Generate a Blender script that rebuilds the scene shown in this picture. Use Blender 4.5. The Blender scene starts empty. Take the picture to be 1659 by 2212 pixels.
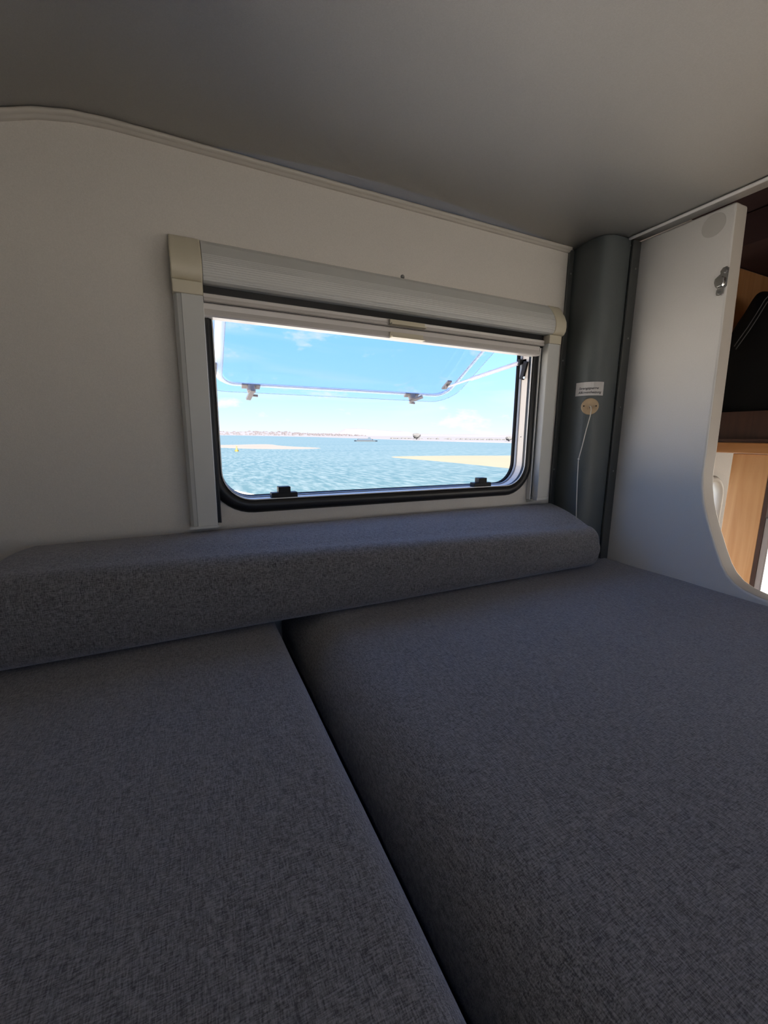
import bpy, bmesh, math, random
from mathutils import Vector, Matrix
random.seed(7)
C = bpy.context.scene.collection
SC = bpy.context.scene
ZC = 3.0            # eye height above the beach; interior measures below are relative to the eye

# ------------------------------------------------------------------ camera
cam_d = bpy.data.cameras.new('camera')
cam = bpy.data.objects.new('camera', cam_d); C.objects.link(cam)
cam_d.sensor_fit = 'HORIZONTAL'; cam_d.sensor_width = 36.0
cam_d.lens = 897.0 / 1659.0 * 36.0
cam_d.clip_start = 0.02; cam_d.clip_end = 20000
R_ = Vector((0.90399819, -0.42746096, 0.00802486)); F_ = Vector((0.4217582, 0.88854822, -0.18056048)); U_ = Vector((0.07005208, 0.1666109, 0.98353115))
cam.matrix_world = Matrix(((R_.x, U_.x, -F_.x, 0), (R_.y, U_.y, -F_.y, 0), (R_.z, U_.z, -F_.z, ZC), (0, 0, 0, 1)))
SC.camera = cam

# ------------------------------------------------------------------ colour management
SC.view_settings.view_transform = 'Standard'
SC.view_settings.look = 'None'
SC.view_settings.gamma = 1.0
SC.view_settings.use_curve_mapping = False
SC.view_settings.exposure = 0.45
try:
    SC.cycles.use_denoising = True
    SC.cycles.max_bounces = 14
    SC.cycles.diffuse_bounces = 8
    SC.cycles.transparent_max_bounces = 16
    SC.cycles.caustics_reflective = False
    SC.cycles.caustics_refractive = False
    SC.cycles.sample_clamp_indirect = 20
except Exception:
    pass

# ------------------------------------------------------------------ sky
W = bpy.data.worlds.new('sky'); SC.world = W; W.use_nodes = True
nt = W.node_tree; nt.nodes.clear()
def N(nt, t, **kw):
    n = nt.nodes.new(t)
    for k, v in kw.items():
        if hasattr(n, k): setattr(n, k, v)
        else: n.inputs[k].default_value = v
    return n
tc = N(nt, 'ShaderNodeTexCoord'); sep = N(nt, 'ShaderNodeSeparateXYZ')
nt.links.new(tc.outputs['Generated'], sep.inputs[0])
ramp = N(nt, 'ShaderNodeValToRGB'); nt.links.new(sep.outputs['Z'], ramp.inputs[0])
cr = ramp.color_ramp
cr.elements[0].position = 0.0; cr.elements[0].color = (0.72, 0.80, 1.08, 1)
cr.elements[1].position = 1.0; cr.elements[1].color = (0.31, 0.58, 1.50, 1)
for p, c in ((0.04, (0.60, 0.80, 1.14)), (0.10, (0.45, 0.78, 1.26)), (0.20, (0.34, 0.69, 1.42)), (0.45, (0.37, 0.70, 1.60))):
    e = cr.elements.new(p); e.color = (*c, 1)
# small fair weather clouds low over the horizon, wisps higher up
mp = N(nt, 'ShaderNodeMapping'); mp.inputs['Scale'].default_value = (1, 1, 2.6)
nt.links.new(tc.outputs['Generated'], mp.inputs[0])
n1 = N(nt, 'ShaderNodeTexNoise'); n1.inputs['Scale'].default_value = 9; n1.inputs['Detail'].default_value = 7; n1.inputs['Roughness'].default_value = .6
nt.links.new(mp.outputs[0], n1.inputs['Vector'])
cl = N(nt, 'ShaderNodeMapRange'); cl.inputs['From Min'].default_value = .58; cl.inputs['From Max'].default_value = .70
nt.links.new(n1.outputs['Fac'], cl.inputs['Value'])
mix = N(nt, 'ShaderNodeMix', data_type='RGBA'); mix.inputs[7].default_value = (.78, .84, 1.15, 1)
nt.links.new(cl.outputs[0], mix.inputs[0]); nt.links.new(ramp.outputs[0], mix.inputs[6])
# thin wisps of high cloud
mp2 = N(nt, 'ShaderNodeMapping'); mp2.inputs['Scale'].default_value = (1.0, 1.0, 6.0); mp2.inputs['Rotation'].default_value = (0, .45, 0)
nt.links.new(tc.outputs['Generated'], mp2.inputs[0])
n2 = N(nt, 'ShaderNodeTexNoise'); n2.inputs['Scale'].default_value = 2.4; n2.inputs['Detail'].default_value = 8; n2.inputs['Distortion'].default_value = 1.4
nt.links.new(mp2.outputs[0], n2.inputs['Vector'])
c2 = N(nt, 'ShaderNodeMapRange'); c2.inputs['From Min'].default_value = .48; c2.inputs['From Max'].default_value = .72; c2.inputs['To Max'].default_value = .55
nt.links.new(n2.outputs['Fac'], c2.inputs['Value'])
mixw = N(nt, 'ShaderNodeMix', data_type='RGBA'); mixw.inputs[7].default_value = (.66, .81, 1.25, 1)
nt.links.new(c2.outputs[0], mixw.inputs[0]); nt.links.new(ramp.outputs[0], mixw.inputs[6]); nt.links.new(mixw.outputs[2], mix.inputs[6])
bg = N(nt, 'ShaderNodeBackground'); bg.inputs['Strength'].default_value = 1.0
wo = N(nt, 'ShaderNodeOutputWorld')
nt.links.new(mix.outputs[2], bg.inputs[0]); nt.links.new(bg.outputs[0], wo.inputs[0])

# ------------------------------------------------------------------ sun
sd = bpy.data.lights.new('sun', 'SUN'); sd.energy = 34.0; sd.angle = math.radians(0.6); sd.color = (1, .95, .86)
sun = bpy.data.objects.new('sun', sd); C.objects.link(sun)
sun.rotation_euler = Vector((0.35, 0.75, -0.72)).to_track_quat('-Z', 'Y').to_euler()

# daylight portals in the window openings (guide the sky light, give off none of their own)
def portal(cx, y, cz, sx, sz, inward):
    l = bpy.data.lights.new('window_daylight', 'AREA'); l.shape = 'RECTANGLE'; l.size = sx; l.size_y = sz
    l.cycles.is_portal = True
    o = bpy.data.objects.new('window_daylight', l); C.objects.link(o)
    o.location = (cx, y, cz + ZC)
    o.rotation_euler = Vector((0, inward, 0)).to_track_quat('-Z', 'Z').to_euler()
portal(.46, .955, .08, .86, .48, -1)
portal(.46, -1.255, .08, .86, .48, 1)
portal(1.55, .94, -.41, .75, .5, -1)
portal(2.75, .94, -.75, .85, .6, -1)

# ------------------------------------------------------------------ materials
def lin(r, g, b):
    f = lambda c: (c/255/12.92) if c/255 <= .04045 else ((c/255+.055)/1.055)**2.4
    return (f(r), f(g), f(b), 1)
def mat(name, col, rough=.5, metal=0, spec=.5, var=.0, vscale=40, bump=0, bscale=200, col2=None):
    m = bpy.data.materials.new(name); m.use_nodes = True; t = m.node_tree
    b = t.nodes['Principled BSDF']; b.inputs['Roughness'].default_value = rough; b.inputs['Metallic'].default_value = metal
    b.inputs['Specular IOR Level'].default_value = spec
    co = N(t, 'ShaderNodeTexCoord')
    no = N(t, 'ShaderNodeTexNoise'); no.inputs['Scale'].default_value = vscale; no.inputs['Detail'].default_value = 4
    t.links.new(co.outputs['Object'], no.inputs['Vector'])
    mx = N(t, 'ShaderNodeMix', data_type='RGBA')
    c2 = col2 if col2 else tuple(c*(1-var) for c in col[:3])+(1,)
    mx.inputs[6].default_value = col; mx.inputs[7].default_value = c2
    t.links.new(no.outputs['Fac'], mx.inputs[0]); t.links.new(mx.outputs[2], b.inputs['Base Color'])
    if bump:
        nb = N(t, 'ShaderNodeTexNoise'); nb.inputs['Scale'].default_value = bscale; nb.inputs['Detail'].default_value = 3
        t.links.new(co.outputs['Object'], nb.inputs['Vector'])
        bp = N(t, 'ShaderNodeBump'); bp.inputs['Strength'].default_value = bump; bp.inputs['Distance'].default_value = .001
        t.links.new(nb.outputs['Fac'], bp.inputs['Height']); t.links.new(bp.outputs[0], b.inputs['Normal'])
    return m
M = {}
M['wall'] = mat('wall_laminate', (.69, .655, .60, 1), .55, spec=.3, var=.20, vscale=560, bump=.35, bscale=900)
M['ceiling'] = mat('ceiling_laminate', (.585, .58, .565, 1), .42, spec=.35, var=.20, vscale=560, bump=.35, bscale=800)
M['bead'] = mat('cream_plastic_bead', (.52, .485, .43, 1), .4, var=.05)
M['rail'] = mat('light_grey_plastic_rail', (.66, .65, .64, 1), .3, var=.03)
M['alu'] = mat('grey_lacquered_profile', (.56, .565, .54, 1), .38, var=.04, vscale=20)
M['beige'] = mat('beige_plastic', (.60, .55, .42, 1), .42, var=.05)
M['bar'] = mat('warm_grey_profile', (.56, .53, .50, 1), .32, var=.04)
M['black'] = mat('black_rubber', (.012, .012, .013, 1), .38, spec=.4, var=.3)
M['blackp'] = mat('black_plastic', (.014, .014, .016, 1), .55, spec=.25, var=.3)
M['blackm'] = mat('matt_black_rubber', (.010, .010, .011, 1), .75, spec=.12, var=.3)
M['seal'] = mat('grey_seal', (.30, .33, .38, 1), .5, var=.2)
M['reveal'] = mat('cream_frame_plastic', (.80, .72, .62, 1), .35, var=.03)
M['white'] = mat('white_plastic', (.82, .81, .78, 1), .35, var=.03)
M['pillar'] = mat('grey_green_vinyl', (.108, .124, .124, 1), .42, spec=.5, var=.25, vscale=560, bump=.5, bscale=900)
M['flange'] = mat('dark_grey_vinyl', (.075, .08, .077, 1), .4, var=.2, vscale=300)
M['panel'] = mat('panel_laminate', (.79, .77, .74, 1), .50, spec=1.0, var=.12, vscale=560, bump=.3, bscale=900)
M['edge'] = mat('panel_edging', (.58, .54, .48, 1), .35, var=.05)
M['chrome'] = mat('chrome', (.55, .55, .53, 1), .22, metal=1, var=.1)
M['screw'] = mat('steel_screw', (.35, .35, .34, 1), .3, metal=1, var=.1)
M['cover'] = mat('grey_cover_cap', (.60, .58, .545, 1), .5, var=.05)
M['paper'] = mat('label_paper', (.60, .58, .56, 1), .6, var=.03)
M['ink'] = mat('label_ink', (.04, .04, .045, 1), .6)
M['wood_disc'] = mat('beech_plastic', (.55, .40, .24, 1), .45, var=.25, vscale=90)
M['cord'] = mat('cream_cord', (.72, .68, .60, 1), .7, var=.1)
M['latch'] = mat('taupe_plastic', (.30, .27, .26, 1), .35, var=.1)
M['jacket'] = mat('black_cloth', (.008, .008, .008, 1), .8, spec=.2, var=.3)
M['strap'] = mat('grey_strap', (.08, .08, .085, 1), .6)
M['metal_strip'] = mat('brushed_strip', (.35, .31, .30, 1), .35, metal=.3)
M['shell'] = mat('vehicle_shell', (.5, .47, .43, 1), .6, var=.1)
M['floor'] = mat('cabin_floor', (.34, .27, .20, 1), .5, var=.3, vscale=6)

def wood(name, c1, c2, rough=.35, axis='Z', sc=1.0):
    m = bpy.data.materials.new(name); m.use_nodes = True; t = m.node_tree; b = t.nodes['Principled BSDF']
    b.inputs['Roughness'].default_value = rough
    co = N(t, 'ShaderNodeTexCoord'); mpp = N(t, 'ShaderNodeMapping')
    s = {'Z': (30, 30, 2.2), 'Y': (30, 2.2, 30)}[axis]; mpp.inputs['Scale'].default_value = tuple(v*sc for v in s)
    t.links.new(co.outputs['Object'], mpp.inputs[0])
    no = N(t, 'ShaderNodeTexNoise'); no.inputs['Scale'].default_value = 1.2; no.inputs['Detail'].default_value = 5; no.inputs['Distortion'].default_value = 1.2
    t.links.new(mpp.outputs[0], no.inputs['Vector'])
    r = N(t, 'ShaderNodeValToRGB'); r.color_ramp.elements[0].position = .3; r.color_ramp.elements[1].position = .7
    r.color_ramp.elements[0].color = c1; r.color_ramp.elements[1].color = c2
    t.links.new(no.outputs['Fac'], r.inputs[0]); t.links.new(r.outputs[0], b.inputs['Base Color'])
    return m
M['wood'] = wood('warm_wood', (.56, .27, .10, 1), (.66, .36, .16, 1))
M['wood_h'] = wood('warm_wood_across', (.40, .165, .05, 1), (.50, .23, .08, 1), axis='Y')
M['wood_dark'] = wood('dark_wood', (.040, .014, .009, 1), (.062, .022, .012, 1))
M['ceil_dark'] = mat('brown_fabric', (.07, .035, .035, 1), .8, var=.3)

def fabric(name, base):
    m = bpy.data.materials.new(name); m.use_nodes = True; t = m.node_tree; b = t.nodes['Principled BSDF']
    b.inputs['Roughness'].default_value = .9; b.inputs['Specular IOR Level'].default_value = .15
    b.inputs['Sheen Weight'].default_value = .5; b.inputs['Sheen Roughness'].default_value = .5
    b.inputs['Sheen Tint'].default_value = (.9, .9, 1, 1)
    co = N(t, 'ShaderNodeTexCoord')
    fs = []
    for s in ((150, 950, 950), (950, 150, 150), (750, 750, 750)):
        mpp = N(t, 'ShaderNodeMapping'); mpp.inputs['Scale'].default_value = s
        t.links.new(co.outputs['Object'], mpp.inputs[0])
        no = N(t, 'ShaderNodeTexNoise'); no.inputs['Scale'].default_value = 1.0; no.inputs['Detail'].default_value = 2; no.inputs['Roughness'].default_value = .6
        t.links.new(mpp.outputs[0], no.inputs['Vector']); fs.append(no)
    pr_ = N(t, 'ShaderNodeMath', operation='ADD'); t.links.new(fs[0].outputs['Fac'], pr_.inputs[0]); t.links.new(fs[1].outputs['Fac'], pr_.inputs[1])
    p2 = N(t, 'ShaderNodeMath', operation='MULTIPLY_ADD'); t.links.new(fs[2].outputs['Fac'], p2.inputs[0]); p2.inputs[1].default_value = .45; t.links.new(pr_.outputs[0], p2.inputs[2])
    pr_ = N(t, 'ShaderNodeMath', operation='MULTIPLY'); t.links.new(p2.outputs[0], pr_.inputs[0]); pr_.inputs[1].default_value = .8163
    r = N(t, 'ShaderNodeMapRange'); r.inputs['From Min'].default_value = .80; r.inputs['From Max'].default_value = 1.20
    t.links.new(pr_.outputs[0], r.inputs['Value'])
    big = N(t, 'ShaderNodeTexNoise'); big.inputs['Scale'].default_value = 5; t.links.new(co.outputs['Object'], big.inputs['Vector'])
    mx = N(t, 'ShaderNodeMix', data_type='RGBA')
    mx.inputs[6].default_value = tuple(c*.42 for c in base)+(1,); mx.inputs[7].default_value = tuple(c*1.75 for c in base)+(1,)
    t.links.new(r.outputs[0], mx.inputs[0]); t.links.new(mx.outputs[2], b.inputs['Base Color'])
    bp = N(t, 'ShaderNodeBump'); bp.inputs['Strength'].default_value = .8; bp.inputs['Distance'].default_value = .0012
    t.links.new(pr_.outputs[0], bp.inputs['Height']); t.links.new(bp.outputs[0], b.inputs['Normal'])
    return m
M['fabric'] = fabric('grey_blue_woven_fabric', (.153, .149, .150))

def acrylic():
    m = bpy.data.materials.new('clear_acrylic'); m.use_nodes = True; t = m.node_tree; t.nodes.clear()
    o = N(t, 'ShaderNodeOutputMaterial'); tr = N(t, 'ShaderNodeBsdfTransparent'); gl = N(t, 'ShaderNodeBsdfGlossy')
    tr.inputs[0].default_value = (.93, .965, .985, 1); gl.inputs['Roughness'].default_value = .03; gl.inputs[0].default_value = (.9, .95, 1, 1)
    lw = N(t, 'ShaderNodeLayerWeight'); lw.inputs['Blend'].default_value = .5
    pw = N(t, 'ShaderNodeMath', operation='POWER'); pw.inputs[1].default_value = 4; t.links.new(lw.outputs['Facing'], pw.inputs[0])
    fr = N(t, 'ShaderNodeMapRange'); fr.inputs['To Min'].default_value = .04; fr.inputs['To Max'].default_value = .7; t.links.new(pw.outputs[0], fr.inputs['Value'])
    mx = N(t, 'ShaderNodeMixShader'); t.links.new(fr.outputs[0], mx.inputs[0]); t.links.new(tr.outputs[0], mx.inputs[1]); t.links.new(gl.outputs[0], mx.inputs[2])
    t.links.new(mx.outputs[0], o.inputs[0]); return m
M['acrylic'] = acrylic()
def frosted(name, col, f):
    m = bpy.data.materials.new(name); m.use_nodes = True; t = m.node_tree; t.nodes.clear()
    o = N(t, 'ShaderNodeOutputMaterial'); tr = N(t, 'ShaderNodeBsdfTransparent')
    p = N(t, 'ShaderNodeBsdfPrincipled'); p.inputs['Base Color'].default_value = col; p.inputs['Roughness'].default_value = .15
    mx = N(t, 'ShaderNodeMixShader'); mx.inputs[0].default_value = f
    t.links.new(tr.outputs[0], mx.inputs[1]); t.links.new(p.outputs[0], mx.inputs[2]); t.links.new(mx.outputs[0], o.inputs[0]); return m
M['pane_rim'] = frosted('milky_acrylic_rim', (.88, .90, .96, 1), .45)
M['pane_line'] = frosted('smoky_acrylic_edge', (.45, .48, .50, 1), .45)
M['arm'] = frosted('milky_acrylic_arm', (.9, .86, .88, 1), .8)

# outdoors
def water():
    m = bpy.data.materials.new('sea_water'); m.use_nodes = True; t = m.node_tree; b = t.nodes['Principled BSDF']
    co = N(t, 'ShaderNodeTexCoord'); b.inputs['Roughness'].default_value = .4; b.inputs['IOR'].default_value = 1.33; b.inputs['Specular IOR Level'].default_value = .25
    mpp = N(t, 'ShaderNodeMapping'); mpp.inputs['Scale'].default_value = (.011, .05, 1); mpp.inputs['Rotation'].default_value = (0, 0, -.25)
    t.links.new(co.outputs['Object'], mpp.inputs[0])
    no = N(t, 'ShaderNodeTexNoise'); no.inputs['Scale'].default_value = 1; no.inputs['Detail'].default_value = 6
    t.links.new(mpp.outputs[0], no.inputs['Vector'])
    r = N(t, 'ShaderNodeValToRGB'); e = r.color_ramp.elements
    e[0].position = .3; e[0].color = (.016, .040, .040, 1); e[1].position = .68; e[1].color = (.040, .062, .056, 1)
    t.links.new(no.outputs['Fac'], r.inputs[0])
    mp2 = N(t, 'ShaderNodeMapping'); mp2.inputs['Scale'].default_value = (1.5, .42, 1); mp2.inputs['Rotation'].default_value = (0, 0, .18); t.links.new(co.outputs['Object'], mp2.inputs[0])
    n2 = N(t, 'ShaderNodeTexNoise'); n2.inputs['Scale'].default_value = 1; n2.inputs['Detail'].default_value = 5; n2.inputs['Roughness'].default_value = .65
    t.links.new(mp2.outputs[0], n2.inputs['Vector'])
    mr = N(t, 'ShaderNodeMapRange'); mr.inputs['From Min'].default_value = .42; mr.inputs['From Max'].default_value = .66; mr.inputs['To Max'].default_value = .9
    t.links.new(n2.outputs['Fac'], mr.inputs['Value'])
    mx = N(t, 'ShaderNodeMix', data_type='RGBA'); mx.inputs[7].default_value = (.074, .092, .086, 1)
    t.links.new(mr.outputs[0], mx.inputs[0]); t.links.new(r.outputs[0], mx.inputs[6]); t.links.new(mx.outputs[2], b.inputs['Base Color'])
    bp = N(t, 'ShaderNodeBump'); bp.inputs['Strength'].default_value = .4; bp.inputs['Distance'].default_value = .1
    t.links.new(n2.outputs['Fac'], bp.inputs['Height']); t.links.new(bp.outputs[0], b.inputs['Normal'])
    return m
M['sea'] = water()
M['sand'] = mat('pale_sand', (.46, .43, .38, 1), .9, spec=.1, vscale=.6, col2=(.40, .36, .30, 1))
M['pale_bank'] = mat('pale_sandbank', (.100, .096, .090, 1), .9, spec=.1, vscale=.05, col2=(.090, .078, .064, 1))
M['sandbar'] = mat('yellow_sand', (.096, .082, .056, 1), .9, spec=.1, vscale=.12, col2=(.108, .096, .070, 1))
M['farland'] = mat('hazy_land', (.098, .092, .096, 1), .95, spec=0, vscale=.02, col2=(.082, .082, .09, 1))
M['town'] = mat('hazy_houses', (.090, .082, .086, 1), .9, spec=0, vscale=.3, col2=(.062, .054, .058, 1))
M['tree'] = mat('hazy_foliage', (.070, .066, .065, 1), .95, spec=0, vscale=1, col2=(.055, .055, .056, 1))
M['hull'] = mat('ferry_hull', (.008, .012, .018, 1), .5, var=.1)
M['cabinb'] = mat('ferry_cabin', (.018, .028, .042, 1), .5, var=.1)
M['glassd'] = mat('ferry_windows', (.03, .06, .10, 1), .3)
M['buoy'] = mat('yellow_buoy', (.11, .08, .010, 1), .5, var=.05)

# ------------------------------------------------------------------ mesh helpers
def obj(name, bm, m, parent=None, origin=None, smooth=False, bevel=0, seg=2, mods=True):
    """bm in interior coordinates (eye at z=0).  Top-level objects get origin at their base."""
    me = bpy.data.meshes.new(name)
    bmesh.ops.recalc_face_normals(bm, faces=bm.faces[:])
    if parent is not None:
        org = Vector(parent['_o'])
    elif origin is not None:
        org = Vector(origin)
    else:
        xs = [v.co for v in bm.verts]
        org = Vector(((min(v.x for v in xs)+max(v.x for v in xs))/2, (min(v.y for v in xs)+max(v.y for v in xs))/2, min(v.z for v in xs)))
    for v in bm.verts: v.co -= org
    bm.to_mesh(me); bm.free()
    if smooth:
        for p in me.polygons: p.use_smooth = True
    o = bpy.data.objects.new(name, me); C.objects.link(o)
    if m: me.materials.append(M[m])
    if parent is not None: o.parent = parent
    else: o.location = org + Vector((0, 0, ZC))
    o['_o'] = list(org)
    if bevel:
        md = o.modifiers.new('bevel', 'BEVEL'); md.width = bevel; md.segments = seg; md.limit_method = 'ANGLE'; md.angle_limit = math.radians(40)
        for p in me.polygons: p.use_smooth = True
        wn = o.modifiers.new('normals', 'WEIGHTED_NORMAL'); wn.keep_sharp = False
    return o
def tag(o, label, cat, group=None):
    o['label'] = label; o['category'] = cat
    if group: o['group'] = group
    return o
def struct(o, label=None, cat='structure'):
    o['kind'] = 'structure'
    if label: o['label'] = label; o['category'] = cat
    return o
def thing(name, loc, label=None, cat=None, group=None):
    o = bpy.data.objects.new(name, None); C.objects.link(o); o.empty_display_size = .05
    o.location = Vector(loc)+Vector((0, 0, ZC)); o['_o'] = list(loc)
    if label: tag(o, label, cat, group)
    return o
def box(bm, x0, x1, y0, y1, z0, z1):
    v = [bm.verts.new((x, y, z)) for x in (x0, x1) for y in (y0, y1) for z in (z0, z1)]
    for f in ((0, 1, 3, 2), (4, 6, 7, 5), (0, 4, 5, 1), (2, 3, 7, 6), (0, 2, 6, 4), (1, 5, 7, 3)):
        bm.faces.new([v[i] for i in f])
    return v
def boxes(*bs):
    bm = bmesh.new()
    for b in bs: box(bm, *b)
    return bm
def prism(pts, a0, a1, axis, holes=()):
    """2D outline extruded along axis.  axis X: pts are (y,z); Y: (x,z); Z: (x,y)"""
    def m3(p, a):
        return {'X': (a, p[0], p[1]), 'Y': (p[0], a, p[1]), 'Z': (p[0], p[1], a)}[axis]
    bm = bmesh.new(); loops = [pts]+list(holes); allr = []
    for a in (a0, a1):
        es = []; rr = []
        for L in loops:
            vs = [bm.verts.new(m3(p, a)) for p in L]; rr.append(vs)
            es += [bm.edges.new((vs[i], vs[(i+1) % len(vs)])) for i in range(len(vs))]
        if len(loops) == 1: bm.faces.new(rr[0])
        else: bmesh.ops.triangle_fill(bm, edges=es, use_beauty=True)
        allr.append(rr)
    for A, B in zip(*allr):
        for i in range(len(A)):
            j = (i+1) % len(A); bm.faces.new((A[i], A[j], B[j], B[i]))
    return bm
def rrect(x0, x1, z0, z1, r, n=8):
    out = []
    for cx, cz, a0 in ((x1-r, z1-r, 0), (x0+r, z1-r, 90), (x0+r, z0+r, 180), (x1-r, z0+r, 270)):
        for k in range(n+1):
            a = math.radians(a0+90*k/n); out.append((cx+r*math.cos(a), cz+r*math.sin(a)))
    return out
def ring(rect, prof, tf=None, n=10):
    """sweep a closed profile of (outward offset, y) round a rounded rect (x0,x1,z0,z1,r)"""
    x0, x1, z0, z1, r = rect; bm = bmesh.new(); loops = []
    for d, y in prof:
        P = rrect(x0-d, x1+d, z0-d, z1+d, max(r+d, .001), n)
        loops.append([bm.verts.new(tf(p[0], p[1], y) if tf else (p[0], y, p[1])) for p in P])
    m = len(loops); k = len(loops[0])
    for i in range(m):
        A = loops[i]; B = loops[(i+1) % m]
        for j in range(k):
            q = (j+1) % k; bm.faces.new((A[j], A[q], B[q], B[j]))
    return bm
def tube(bm, pts, r, n=8, cap=True):
    pts = [Vector(p) for p in pts]; rings = []
    rr = r if isinstance(r, (list, tuple)) else [r]*len(pts)
    up = Vector((0, 0, 1))
    for i, p in enumerate(pts):
        d = (pts[min(i+1, len(pts)-1)]-pts[max(i-1, 0)]).normalized()
        u = d.cross(up)
        if u.length < 1e-3: u = d.cross(Vector((0, 1, 0)))
        u.normalize(); w = d.cross(u)
        rings.append([bm.verts.new(p+(u*math.cos(2*math.pi*k/n)+w*math.sin(2*math.pi*k/n))*rr[i]) for k in range(n)])
    for a, b in zip(rings, rings[1:]):
        for k in range(n): bm.faces.new((a[k], a[(k+1) % n], b[(k+1) % n], b[k]))
    if cap: bm.faces.new(rings[0]); bm.faces.new(rings[-1])
    return bm
def disc(bm, c, axis, r, h, n=24, dome=0.0):
    """short cylinder, base centre c, along unit axis"""
    c = Vector(c); ax = Vector(axis).normalized(); u = ax.orthogonal().normalized(); w = ax.cross(u)
    P = [(r, 0), (r, h*.7), (r*.93, h)]
    if dome: P += [(r*.6, h+dome*.7)]
    rings = [[bm.verts.new(c+ax*hh+(u*math.cos(2*math.pi*k/n)+w*math.sin(2*math.pi*k/n))*q) for k in range(n)] for q, hh in P]
    for a, b in zip(rings, rings[1:]):
        for k in range(n): bm.faces.new((a[k], a[(k+1) % n], b[(k+1) % n], b[k]))
    bm.faces.new(rings[0]); bm.faces.new(rings[-1]); return bm
def obox(bm, c, ex, ey, ez, hx, hy, hz):
    """oriented box"""
    c = Vector(c); v = []
    for a in (-1, 1):
        for b in (-1, 1):
            for d in (-1, 1): v.append(bm.verts.new(c+ex*hx*a+ey*hy*b+ez*hz*d))
    for f in ((0, 1, 3, 2), (4, 6, 7, 5), (0, 4, 5, 1), (2, 3, 7, 6), (0, 2, 6, 4), (1, 5, 7, 3)):
        bm.faces.new([v[i] for i in f])
    return bm

# ------------------------------------------------------------------ the alcove shell
YW, YN, XF, ZCE = .90, -1.22, -.46, .50
# ceiling: flat, curving down into the front nose; the same curve tops both side walls
arc = []
for k in range(0, 13):
    a = math.radians(90*k/12); arc.append((-.075-.385*math.sin(a), ZCE-.385*(1-math.cos(a))))
top_line = [(1.10, ZCE)] + arc
def ceil_bm():
    t = .03; outer = [(1.10, ZCE+t)]+[(-.075-(.385+t)*math.sin(math.radians(90*k/12)), ZCE-.385+(.385+t)*math.cos(math.radians(90*k/12))) for k in range(13)]
    return prism(top_line+outer[::-1], YN-.03, YW+.03, 'Y')
o = struct(obj('ceiling', ceil_bm(), 'ceiling'))
for p in o.data.polygons: p.use_smooth = abs(p.normal.y) < .5
HOLE = rrect(.056, .868, -.136, .30, .068, 10)
side = [(XF, -.46), (1.10, -.46)]+[(1.10, ZCE)]+arc
side_l = [(XF, -.46), (1.099, -.46), (1.099, ZCE)]+arc
struct(obj('wall_left', prism(side_l, YW, YW+.03, 'Y', [HOLE]), 'wall'))
struct(obj('wall_right', prism(side, YN-.03, YN, 'Y', [HOLE]), 'wall'))
struct(obj('wall_front', boxes((XF-.03, XF, YN-.03, YW+.03, -.46, ZCE-.385)), 'wall'))
# ceiling bead along the left wall, following the curve
bm = bmesh.new()
path = [(x, z) for x, z in [(.972, ZCE), (.6, ZCE), (.3, ZCE), (.1, ZCE)]+arc]
prev = None
for i, (x, z) in enumerate(path):
    a = path[max(i-1, 0)]; b = path[min(i+1, len(path)-1)]
    d = Vector((b[0]-a[0], 0, b[1]-a[1])).normalized(); nrm = Vector((d.z, 0, -d.x))
    if nrm.z > 0 : nrm = -nrm
    if d.x < 0: nrm = Vector((-d.z, 0, d.x)) if Vector((-d.z, 0, d.x)).z <= 0 else Vector((d.z, 0, -d.x))
    base = Vector((x, 0, z)); sec = []
    for (dd, yy) in ((0, .9), (0, .888), (.003, .8865), (.0065, .888), (.0075, .8915), (.008, .8935), (.0105, .894), (.0115, .8965), (.0115, .9)):
        q = base+nrm*dd; sec.append(bm.verts.new((q.x, yy, q.z)))
    if prev:
        for k in range(len(sec)-1): bm.faces.new((prev[k], prev[k+1], sec[k+1], sec[k]))
    prev = sec
struct(obj('trim_1', bm, 'bead', smooth=True))
# rail along the cabin edge of the ceiling
bm = prism([(1.052, ZCE-.001), (1.052, ZCE-.004), (1.054, ZCE-.0070), (1.059, ZCE-.0070), (1.0615, ZCE-.004), (1.062, ZCE-.001)], YN, .786, 'Y')
struct(obj('trim_2', bm, 'rail', bevel=.002))

# corner pillar (moulded corner cover) between the window wall and the side panel
def pillar_curve():
    P = [(.9885, .8985), (.9865, .885), (.983, .868), (.981, .850), (.9805, .832)]
    for k in range(1, 9):
        a = math.radians(90*k/9); P.append((.9805+.036-.036*math.cos(a), .826-.036*math.sin(a)))
    P += [(1.0195, .7895), (1.040, .7885), (1.068, .7885)]
    return P
pc = pillar_curve()
bm = prism(pc+[(1.068, .898)], -.46, ZCE-.001, 'Z')
pil = obj('trim_3', bm, 'pillar'); struct(pil)
for p in pil.data.polygons: p.use_smooth = abs(p.normal.z) < .5
e = pil.modifiers.new('edges', 'EDGE_SPLIT'); e.split_angle = math.radians(50)
fl = obj('flange', boxes((.9705, .9885, .8935, .8995, -.45, ZCE-.004)), 'flange', pil, bevel=.002)
fl2 = obj('flange', boxes((1.068, 1.0985, .781, .7885, -.45, ZCE-.004)), 'flange', pil, bevel=.002)
for x, y, z in ((.980, .8935, .437), (.977, .8935, .212), (.977, .8935, -.093), (1.085, .781, .43), (1.085, .781, .26), (1.083, .781, .082), (1.083, .781, -.092)):
    obj('screw', disc(bmesh.new(), (x, y, z), (0, -1, 0), .0025, .0008, 10, .0004), 'screw', pil)

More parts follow.
